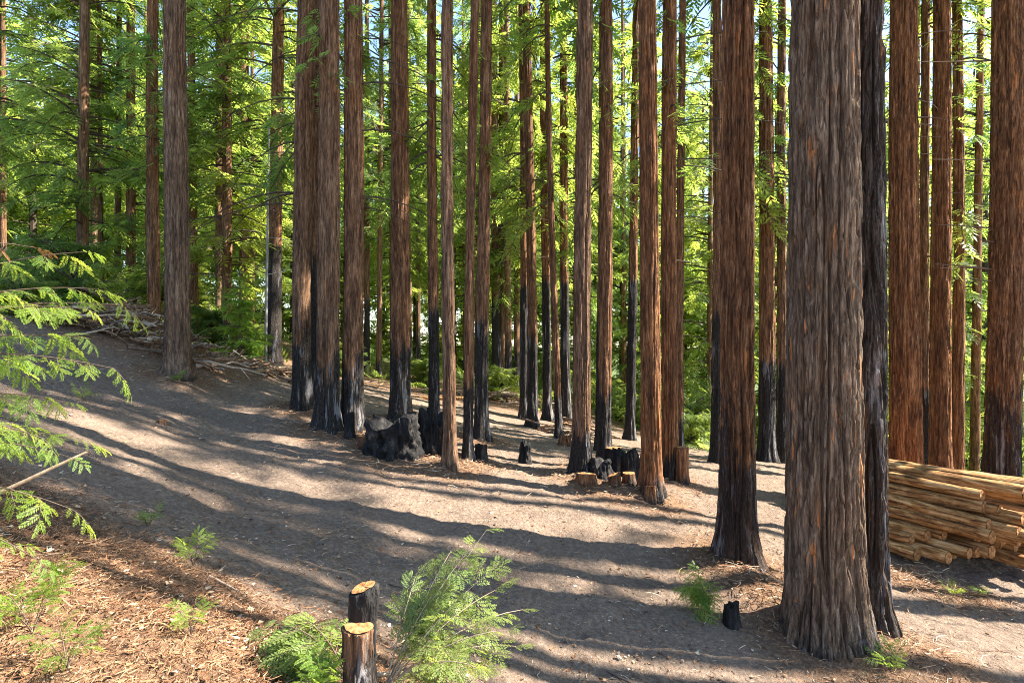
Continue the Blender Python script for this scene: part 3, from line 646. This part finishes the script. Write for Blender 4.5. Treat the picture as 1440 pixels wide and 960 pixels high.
# ------------------------------------------------------------------ stumps
def disc(name, r, m, seed=0, tilt=0., n=26, wob=.06):
    th = np.linspace(0, 2*np.pi, n, endpoint=False); V = [(0, 0, 0)]
    g = np.random.default_rng(seed); ph = g.random(3)*6.28
    for f in (.5, 1.):
        for a in th:
            rr = r*f*(1+wob*(math.cos(2*a+ph[0])+.6*math.cos(3*a+ph[1]))*f)
            V.append((rr*math.cos(a), rr*math.sin(a), rr*math.cos(a)*tilt+(g.random()-.5)*.10*r))
    T = [(0, 1+i, 1+(i+1) % n) for i in range(n)]
    Q = [(1+i, 1+n+i, 1+n+(i+1) % n, 1+(i+1) % n) for i in range(n)]
    return mk_mesh(name, np.array(V), [np.array(T), np.array(Q)], m)
def stump_body(r, h, seed, tilt=0., m=None, rough=.02, flare=.35, n=72, jag=0., lump=0.):
    th = np.linspace(0, 2*np.pi, n, endpoint=False); zs = np.linspace(-.15, 1, 34)
    g = np.random.default_rng(seed); ph = g.random(3)*6.28
    T, Zt = np.meshgrid(th, zs)
    topw = h*(1+jag*(vn(np.cos(T)*2.4, np.sin(T)*2.4, 0*T, seed)-.5)*2)
    rr = r*(1+flare*np.exp(-np.maximum(Zt, 0)*h/(.08+.35*r)))*(1+.06*(np.cos(2*T+ph[0])+.6*np.cos(3*T+ph[1])))
    rr = rr*(1+lump*(fbm(np.cos(T)*2.2+9, np.sin(T)*2.2, Zt*h*2.5, seed+3)-.5)*2)
    rr = rr-rough*1.3*np.clip(1-np.abs(2*vn(np.cos(T)*r*22+4, np.sin(T)*r*22, Zt*h*2.2, seed+8)-1)*4, 0, 1)+rough*1.4*(fbm(np.cos(T)*r*16, np.sin(T)*r*16, Zt*h*6, seed+5)-.5)*2
    Z = np.where(Zt > 0, Zt*topw, Zt*.6) + np.where(Zt > 0, Zt, 0)*rr*np.cos(T)*tilt
    V = np.stack([rr*np.cos(T), rr*np.sin(T), Z], 2).reshape(-1, 3)
    k = len(zs); ii = np.arange(k*n).reshape(k, n); jj = np.roll(ii, -1, 1)
    F = np.stack([ii[:-1].ravel(), jj[:-1].ravel(), jj[1:].ravel(), ii[1:].ravel()], 1)
    # sunken ragged top
    V = np.concatenate([V, V[-n:]*np.array([.55, .55, 1])-np.array([0, 0, h*.12*(jag*2+.02)]), [[0, 0, V[-n:, 2].mean()-h*.16*(jag*2+.02)]]])
    a = k*n; o = ii[-1]; q = np.arange(a, a+n)
    F2 = np.stack([o, np.roll(o, -1), np.roll(q, -1), q], 1); F3 = np.stack([q, np.roll(q, -1), np.full(n, a+n)], 1)
    return mk_mesh('stump_body', V, [np.concatenate([F, F2]), F3], m or M['char'], True)
def stump(x, y, r, h, label, seed, cut=True, tilt=0., bm='char', jag=0., lump=0., rz=0., rough=.012, flare=.3, char=None, z=None, grp='stumps in the clearing'):
    root = empty('tree_stump', (x, y, (gz(x, y) if z is None else z)-.02), rz); tag(root, label, 'stump', grp)
    b = put('body', stump_body(r, h, seed, tilt, M[bm], rough, flare, jag=jag, lump=lump), parent=root)
    b['char_height'] = float(char or 0); b['char_ragged'] = .3; b['grey'] = .2; b['torn'] = .6; b['char_mix'] = .95
    if cut: put('cut_face', disc('cut_face', r*.97, M['cut'], seed, tilt), (0, 0, h+.006), parent=root)
    return root
stump(-1.93, 9.3, .36, .54, 'wide old burnt stump, black and lumpy, in the middle of the clearing', 31, False, jag=.30, lump=.34, rough=.07, flare=.25)
stump(-1.36, 9.7, .24, .62, 'jagged black stump fragment right behind the wide burnt stump', 32, False, jag=.4, lump=.3, rough=.05)
stump(-2.42, 9.35, .12, .22, 'low sawn stump with brown top left of the wide burnt stump', 33, tilt=.1, bm='bark', char=.05)
stump(-2.78, 9.75, .085, .42, 'black sprout stump with bright orange slanted cut at left cluster', 34, tilt=.5, rz=-.8)
stump(-.53, 9.75, .11, .30, 'small charred stump at the foot of the half-black redwood', 35, False, jag=.1)
stump(.24, 10.6, .10, .34, 'lone small jagged charred stump on the open dirt', 36, False, jag=.35, lump=.2, rough=.03)
stump(1.19, 9.15, .15, .17, 'low round stump with bright orange sawn top', 37, tilt=-.12, bm='bark', rz=1.2, char=.02)
stump(1.48, 9.45, .17, .28, 'charred lump of old stump behind the round orange-topped stump', 38, False, jag=.3, lump=.4, rough=.04)
stump(1.64, 9.1, .10, .18, 'small brown split stump right of the orange-topped stump', 39, bm='bark', char=.02, tilt=.3, jag=.2)
stump(1.90, 9.25, .10, .20, 'small sawn stump tucked between split stump and red-brown pair', 40, bm='bark', char=.1)
stump(2.0, 10.1, .22, .46, 'large black hollow stump left of the red-brown pair', 41, False, jag=.25, lump=.3, rough=.05)
stump(1.95, 10.9, .15, .36, 'black stump with flat orange sawn top behind the red-brown pair', 42)
stump(2.13, 8.76, .085, .20, 'sawn orange burl at the front foot of red-brown pair', 43, bm='bark', tilt=-.3, rz=1.4, char=.05)
stump(3.04, 10.15, .10, .66, 'sawn-off sprout standing against rear trunk of the red-brown pair', 44, bm='bark', char=.1, tilt=.1)
stump(1.25, 13.5, .13, .2, 'small stump with orange cut beside the slim brown redwood', 45, bm='bark', tilt=-.3, rz=1.3)
stump(-5.05, 8.2, .05, .09, 'tiny brown stump alone on the left of the dirt', 46, bm='bark')
stump(2.17, 5.62, .075, .24, 'small black stump with green sprouts left of the huge tree', 47, False, tilt=.25, jag=.1)
stump(3.15, 8.1, .12, .2, 'low orange-cut stump glimpsed between the two big right trees', 48, bm='bark', tilt=-.2, rz=1.)
fs = empty('tree_stump', (-.70, 2.60, gz(-.70, 2.60)-.03)); tag(fs, 'twin sawn stump in the near foreground, black rear stem and brown front stem', 'stump', 'stumps in the clearing')
top = CAM_Z-fs.location.z
for (dx, dy, r, tz, m, ch, ti, lab) in [(-.005, .10, .063, -1.17, 'char', 0, .25, 'taller black rear stem'), (0, 0, .066, -1.31, 'bark', .30, -.12, 'shorter brown front stem')]:
    h = top+tz; b = put('stem', stump_body(r, h, int(r*1000), ti, M[m], .016, .22, n=120, lump=.2), (dx, dy, 0), parent=fs); b['label'] = lab
    b['char_height'] = float(ch); b['char_ragged'] = .55; b['grey'] = .35; b['torn'] = .8; b['char_mix'] = .95
    put('cut_face', disc('cut_face', r*.90, M['cut'], int(r*1000), ti, wob=.08), (0, 0, h+.008), parent=b)
# ------------------------------------------------------------------ log pile
def log_mesh(L, r, seed, n=22):
    zs = np.linspace(0, 1, 30); th = np.linspace(0, 2*np.pi, n, endpoint=False); g = np.random.default_rng(seed); ph = g.random(4)*6.28
    Z, T = np.meshgrid(zs, th, indexing='ij')
    rr = r*(1-.16*Z)*(1+.05*np.cos(2*T+ph[0]))+.013*(fbm(np.cos(T)*3+seed, np.sin(T)*3, Z*L*3, seed)-.5)*2
    bx_ = .035*np.sin(Z*3.1+ph[1]); by_ = .025*np.sin(Z*2.6+ph[2])
    V = np.stack([rr*np.cos(T)+bx_, rr*np.sin(T)+by_, Z*L], 2).reshape(-1, 3)
    ii = np.arange(30*n).reshape(30, n); jj = np.roll(ii, -1, 1)
    F = np.stack([ii[:-1].ravel(), jj[:-1].ravel(), jj[1:].ravel(), ii[1:].ravel()], 1)
    me = mk_mesh('log', V, F, M['log_bark'], True)
    return me, (bx_[0, 0], by_[0, 0]), (bx_[-1, 0], by_[-1, 0])
ORD = ['bottom', 'second', 'third', 'fourth', 'fifth', 'sixth', 'seventh', 'top']
ax = Vector((.43, -.90, .01)).normalized(); q = Vector((.90, .43, 0)).normalized()
g = random.Random(77); base_end = Vector((5.62, 7.62, 0))
for k in range(8):
    u = .02+k*.115; j = 0
    while u < 2.9-k*.22:
        r = .068+.042*g.random(); L = 2.15+.6*g.random()
        if k == 0 and j < 2: L *= .9
        u += r
        end = base_end + q*u + ax*(g.uniform(-.45, .32) + .16*u)
        if k >= 3: L += .5; end = end + ax*(.35+.15*g.random())
        while (end.x-ax.x*L)/(end.y-ax.y*L) < .545: L -= .05
        start = end - ax*L
        zg = max(gz(end.x, end.y), gz(start.x, start.y), gz((end.x+start.x)/2, (end.y+start.y)/2))
        zc = zg*.5 + (gz(6.2, 8.5))*.5
        dirv = (ax+Vector((g.gauss(0, .03), g.gauss(0, .03), g.gauss(0, .014)))).normalized()
        me, a0, a1 = log_mesh(L, r, 900+k*20+j)
        o = put('log', me); o.location = (start.x, start.y, zc+.085+k*.135+g.gauss(0, .008)); o.rotation_euler = dirv.to_track_quat('Z', 'Y').to_euler()
        tag(o, 'orange-brown log in the log pile, %s course, %s log from the huge tree' % (ORD[k], NTH[j]), 'log', 'logs stacked in the pile')
        for z, off, sgn, s_ in ((0, a0, -1, 1.), (L, a1, 1, .84)):
            put('cut_end', disc('cut_end', r*.985*s_, M['cut'], k*9+j, 0, 22, .02), (off[0], off[1], z+sgn*.004), parent=o)
        u += r*.98; j += 1
# ------------------------------------------------------------------ near foliage: every spray a part of its stem
def spray_mesh(name, seed, L=.17, pairs=15, needle=.024, wid=.0030, curl=.3, m='leaf_near'):
    g = np.random.default_rng(seed); s = np.linspace(0, 1, 6); q_ = []
    side = (g.random()-.5)*.5
    P = np.stack([L*s, side*L*s**2, -curl*L*s**2], 1)
    V, F = tubes(P[None], (.0016*(1-.7*s))[None], 3)
    for i in range(pairs*2):
        t = .08+.9*i/(pairs*2); p = np.array([L*t, side*L*t*t, -curl*L*t*t]); sg = 1 if i % 2 else -1
        a = R(62-18*t+g.normal()*6); d = np.array([math.cos(a), sg*math.sin(a), -.10+g.normal()*.12]); d /= np.linalg.norm(d)
        l = needle*(.55+1.2*math.sin(math.pi*min(.95, .15+.8*t)))*.8; n_ = np.cross(d, [0, 0, 1.]); n_ /= np.linalg.norm(n_)
        q_ += [p, p+d*l*.5+n_*wid, p+d*l, p+d*l*.5-n_*wid]
    q_ = np.array(q_); n0 = len(V)
    V2 = np.concatenate([V, q_]); F2 = np.concatenate([F, np.arange(len(q_)).reshape(-1, 4)+n0])
    return mk_mesh(name, V2, F2, [M['twig'] if m == 'leaf_brown' else M[m], M[m]], False, np.r_[np.zeros(len(F), int), np.ones(len(q_)//4, int)])
def sprig_mesh(name, seed, m, L=.22, n=7, **kw):
    """a twig with side sprays: the unit that hangs on a stem"""
    g = np.random.default_rng(seed); sp = [spray_mesh('tmp', seed*10+i, m=m, **kw) for i in range(2)]
    Vs, Fs, Ms, o = [], [], [], 0
    for i in range(n):
        t = i/(n-1); sg = 1 if i % 2 else -1; az = 0 if i == n-1 else sg*R(58-22*t)
        mt = Matrix.Translation((L*t, 0, -.25*L*t*t)) @ Matrix.Rotation(az, 4, 'Z') @ Matrix.Rotation(R(10+14*g.random()), 4, 'Y') @ Matrix.Rotation((g.random()-.5)*.9, 4, 'X') @ Matrix.Scale(.55+.45*math.sin(math.pi*(.2+.7*t)), 4)
        v, f, mi = joined([(sp[i % 2], mt)]); Vs.append(v); Fs.append(f+o); Ms.append(mi); o += len(v)
    s = np.linspace(0, 1, 5); v, f = tubes(np.stack([L*s, 0*s, -.25*L*s*s], 1)[None], (.0026*(1-.7*s))[None], 4)
    Vs.append(v); Fs.append(f+o); Ms.append(np.zeros(len(f), int))
    for t_ in sp: bpy.data.meshes.remove(t_)
    return mk_mesh(name, np.concatenate(Vs), np.concatenate(Fs), [M['twig'], M[m]], False, np.concatenate(Ms))
SG = {k: [sprig_mesh('spray', 700+i+10*j, k, L=.24, wid=.0052, needle=.03) for i in range(3)] for j, k in enumerate(['leaf_near', 'leaf_brown'])}
SG['leaf_blue'] = [sprig_mesh('spray', 760+i, 'leaf_blue', L=.15, n=7, wid=.0085, pairs=7, needle=.034, curl=.15) for i in range(3)]
def leafy_stem(root, p0, p1, sag, kind, n, seed, r=.006, size=1., t0=.2, stemm='twig', spread=60, pitch=(-35, 15)):
    """p0, p1 relative to root; stem child with its sprays as sub-parts"""
    g = random.Random(seed); p0, p1 = Vector(p0), Vector(p1); s = np.linspace(0, 1, 9)
    P = np.array([p0.lerp(p1, float(t)) + Vector((0, 0, sag*4*t*(1-t))) for t in s])
    V, F = tubes((P-np.array(p0))[None], (r*(1-.75*s))[None], 5)
    st = put('branch', mk_mesh('branch', V, F, M[stemm], True), p0, parent=root)
    for i in range(n):
        t = t0+(1-t0)*(i+.5*g.random())/n if i < n-1 else 1.
        k = min(int(t*8), 7); f = t*8-k; pos = P[k]*(1-f)+P[k+1]*f; d = P[k+1]-P[k]
        az = math.atan2(d[1], d[0]) + (0 if i == n-1 else (1 if i % 2 else -1)*R(spread)*(.6+.6*g.random()))
        el = math.atan2(d[2], math.hypot(d[0], d[1]))*.55 + R(g.uniform(*pitch))
        put('spray', SG[kind][g.randrange(3)], Vector(pos)-p0, (g.uniform(-.6, .6), -el, az), [size*(.65+.55*g.random())*(1.1-.35*t)]*3, parent=st)
    return st
# sapling at the left edge, its stem just outside the picture
sx, sy = -2.86, 2.45
sap = empty('redwood_sapling', (sx, sy, gz(sx, sy))); tag(sap, 'bright green redwood sapling reaching in from the left edge', 'sapling')
zr = CAM_Z-gz(sx, sy)
put('stem', trunk_mesh('stem', .05, 2.6, 10, 2.4, .1, (.1, 0), 5, relief=.002, m=M['twig'], taper=.8), parent=sap)
g = random.Random(3)
BR = [(.12, 1.35, .10, .50, 9), (.35, 1.15, .05, .35, 9), (-.02, 1.5, .00, .24, 10), (.25, 1.3, -.12, .12, 10), (-.1, 1.2, -.2, .02, 10), (.1, 1.45, -.1, -.02, 10),
      (.3, 1.1, -.3, -.18, 9), (-.15, 1.25, -.35, -.3, 9), (.15, 1.0, -.45, -.42, 8), (.0, 1.1, -.6, -.62, 8), (.35, .85, -.5, -.35, 8), (.5, 1.5, .02, .28, 8), (-.25, 1.0, .1, .30, 8), (-.2, .95, -.7, -.78, 7)]
for i, (ay, L, zb, zt, n) in enumerate(BR):
    L = (.92, .86, 1.0, .86, .80, 1.05, .78, .90, .85, .92, .80, .95, .80, .90)[i]
    ay *= .8
    leafy_stem(sap, (.04, 0, zr+zb), (.04+L*math.cos(ay), L*math.sin(ay), zr+zt-.10), .06, 'leaf_near', n+2, 40+i, r=.006, size=.58, t0=.25)
leafy_stem(sap, (.04, 0, zr+.35), (.72, .1, zr+.42), .05, 'leaf_brown', 5, 90, size=.5, t0=.3)
# sprouts round the cut foreground stump
def sprout(name, x, y, stems, label, kind, seed, z=None, r=.005, size=1., n=10, t0=.25, stemm='twig', pitch=(-35, 15), spread=60):
    root = empty(name, (x, y, gz(x, y) if z is None else z)); tag(root, label, 'sprout', 'green sprouts on the forest floor')
    for i, (dx, dy, dz, sag) in enumerate(stems):
        leafy_stem(root, (0, 0, .01), (dx, dy, dz), sag, kind, n, seed+i, r, size, t0, stemm, spread=spread, pitch=pitch)
    return root
sprout('redwood_sprout', -.64, 2.86, [(.42, .18, .66, .06), (.52, .05, .58, .05), (.30, .30, .60, .04), (.55, .22, .42, .06), (.62, -.05, .34, .07), (.48, -.2, .24, .08), (.66, .1, .18, .08),
       (.22, .1, .44, .03), (.5, .3, .72, .03), (.5, .0, .12, .06), (.7, .25, .3, .08), (.12, .2, .5, .02)],
       'large leafy green sprout right of the cut foreground stump', 'leaf_blue', 300, n=9, size=.62, stemm='pale_wood', pitch=(-30, 35), t0=.3)
sprout('redwood_sprout', -.80, 2.80, [(-.42, .12, .22, .09), (-.34, .0, .16, .08), (-.46, .05, .08, .1), (-.28, .15, .24, .06), (-.38, -.1, .05, .08)],
       'drooping green sprout left of the cut foreground stump', 'leaf_blue', 340, n=14, size=.85, t0=.3, pitch=(-55, 10))
sprout('redwood_sprout', -.83, 2.52, [(-.03, .02, .2, .01), (.03, 0, .15, .01), (-.08, -.02, .12, .01)], 'little upright yellow-green sprout at the stump foot, bottom edge', 'leaf_near', 360, n=8, size=.4, t0=.1, pitch=(10, 60))
sprout('redwood_sprout', 2.0, 5.75, [(-.12, .05, .42, .06), (-.2, -.05, .36, .08), (-.04, -.05, .40, .05), (-.15, -.1, .12, .2), (-.08, -.12, .05, .22), (-.22, .06, .28, .08)],
       'bright green sprout beside the small black stump', 'leaf_near', 370, n=9, size=.6, t0=.25, pitch=(-50, 25))
for i, (x, y, s, lab) in enumerate([(-1.98, 2.35, 1., 'bright yellow-green seedling in the lower left corner'), (-1.72, 2.2, .8, 'small green seedling near the bottom left corner'), (-6.1, 8.1, .8, 'tiny bright fern-like seedling on the dirt at far left'),
     (-2.75, 4.3, .6, 'small seedling beside the pale broken pole'), (-2.35, 4.15, .6, 'small seedling between pole and the dirt track'), (-1.55, 2.75, .6, 'low dark green seedling in the needle litter'), (-6.5, 11.1, .9, 'green seedling at the foot of the lone grey redwood'),
     (3.3, 5.02, .9, 'grassy sprout at the front foot of the huge tree'), (3.5, 5.2, .7, 'yellow-green sprout at the right foot of the huge tree'), (5.35, 6.9, .7, 'weed in front of the log pile'), (5.75, 7.0, .6, 'second weed in front of log pile, nearer the edge'), (-2.1, 3.75, .8, 'weed growing on the crest of the needle bank')]):
    gg = random.Random(i); st = [(.12*s*math.cos(a+i), .12*s*math.sin(a+i), (.12+.14*gg.random())*s, .02) for a in (0, 1.6, 3.1, 4.6)]
    sprout('seedling', x, y, st, lab, 'leaf_near', 400+i*7, n=4, size=.45*s, t0=.3, r=.003, pitch=(-10, 50))
# ------------------------------------------------------------------ litter: dry needles, twigs and chips nobody could count
def litter(name, n, sampler, L, wid, label, seed, lift=.02, tilt=.35, tone=(0, 1)):
    g = np.random.default_rng(seed); x, y = sampler(g, n); n = len(x)
    z = ground_z(x, y) + (fbm(x*1.1, y*1.1, 0*x, 3)-.5)*.16*np.exp(-(np.hypot(x, y)/35)**2) + (fbm(x*5, y*5, 0*x, 9)-.5)*.055
    z = z + bank(x, y)*(fbm(x*7, y*7, 0*x, 21)-.45)*.075 + lift*g.random(n)
    l = L[0]+(L[1]-L[0])*g.random(n)**2; az = g.random(n)*6.283; el = (g.random(n)-.5)*tilt*2; s = np.linspace(-.5, .5, 4)
    cv = (g.random(n)-.5)*2.6
    a = az[:, None]+cv[:, None]*s[None]
    P = np.stack([x[:, None]+l[:, None]*s*np.cos(a), y[:, None]+l[:, None]*s*np.sin(a), z[:, None]+l[:, None]*(s*np.sin(el)[:, None]+.12*(.25-s**2)*g.random((n, 1)))], 2)
    V, F = tubes(P, np.full((n, 4), 1.)*(wid*(.5+g.random((n, 1))))*np.array([.5, 1, 1, .35]), 3)
    tn = tone[0]+(tone[1]-tone[0])*np.repeat(g.random(n), 12)
    o = put(name, mk_mesh(name, V, F, M['litter'], False, attrs={'tone': tn})); tag(o, label, 'litter', kind='stuff')
def bank_s(g, n):
    x = g.uniform(-3.6, .5, n*2); y = g.uniform(1.5, 4.9, n*2); k = g.random(n*2) < bank(x, y)**1.2; return x[k], y[k]
def dirt_s(g, n):
    y = 2.8+11*g.random(n)**1.6; x = y*g.uniform(-.95, .95, n); k = (vn(x*.9, y*.9, 0*x, 4)+vn(x*3, y*3, 0*x, 6))*.5 > .45*g.random(n)+.22; return x[k], y[k]
def foot_s(g, n):
    m = np.array(MOUNDS); i = g.integers(0, len(m), n); return m[i, 0]+g.normal(0, 1, n)*m[i, 2]*.85, m[i, 1]+g.normal(0, 1, n)*m[i, 2]*.85
litter('needle_litter', 20000, bank_s, (.02, .10), .0019, 'thick brown needle litter on the foreground bank', 1, .03, .5, (0, .72))
litter('dirt_litter', 14000, dirt_s, (.02, .12), .0024, 'sparse twigs and chips over the bare dirt', 2, .01, .12, (.1, 1))
litter('trunk_litter', 9000, foot_s, (.04, .22), .0032, 'brown litter collars round the tree feet', 3, .05)

# ------------------------------------------------------------------ low undergrowth on the slopes: one mass
def undergrowth():
    g = np.random.default_rng(31); n = 9000
    d = 13.5+26*g.random(n)**1.3; b = g.uniform(-1.1, 1.0, n); x, y = b*d, d
    slope = 1/(1+np.exp(np.clip((x+10.2)*1.5, -30, 30))); back = 1/(1+np.exp(np.clip(-(y-20.5-.0*x), -30, 30)))
    right = (1/(1+np.exp(np.clip(-(x-5.6)*2, -30, 30))))*(1/(1+np.exp(np.clip(-(y-16)*1.5, -30, 30))))
    keep = g.random(n) < np.maximum(np.maximum(slope, back*.6), right)*np.clip(vn(x*.5, y*.5, 0*x, 8)*2.2-.45, 0, 1)
    x, y = x[keep], y[keep]; n = len(x)
    pos = np.stack([x, y, ground_z(x, y)+.25*g.random(n)], 1)
    V = inst(TM, pos, rotm(g.random(n)*6.28, R(10)+R(60)*g.random(n), (g.random(n)-.5)*1.5), .5+.8*g.random(n))
    o = put('undergrowth', mk_mesh('undergrowth', V, np.arange(len(V)).reshape(-1, 4), M['leaf'])); tag(o, 'low green ferns and brush covering the slopes', 'undergrowth', kind='stuff')
undergrowth()

def chips():
    g = np.random.default_rng(41); x, y = dirt_s(g, 16000); x2, y2 = bank_s(g, 2500); x, y = np.r_[x, x2], np.r_[y, y2]; n = len(x)
    z = ground_z(x, y) + (fbm(x*1.1, y*1.1, 0*x, 3)-.5)*.16*np.exp(-(np.hypot(x, y)/35)**2) + (fbm(x*5, y*5, 0*x, 9)-.5)*.055 + bank(x, y)*(fbm(x*7, y*7, 0*x, 21)-.45)*.075 + .012
    q = np.array([[[-.5, -.3, 0], [.45, -.35, .1], [.55, .3, -.05], [-.4, .35, .12]]])
    V = inst(q, np.stack([x, y, z], 1), rotm(g.random(n)*6.28, (g.random(n)-.5)*.9, (g.random(n)-.5)*.9), .008+.035*g.random(n)**3)
    o = put('bark_chips', mk_mesh('bark_chips', V, np.arange(len(V)).reshape(-1, 4), M['litter'], attrs={'tone': np.repeat(g.random(n)**1.3, 4)})); tag(o, 'small bark chips and leaves strewn over the dirt', 'litter', kind='stuff')
chips()
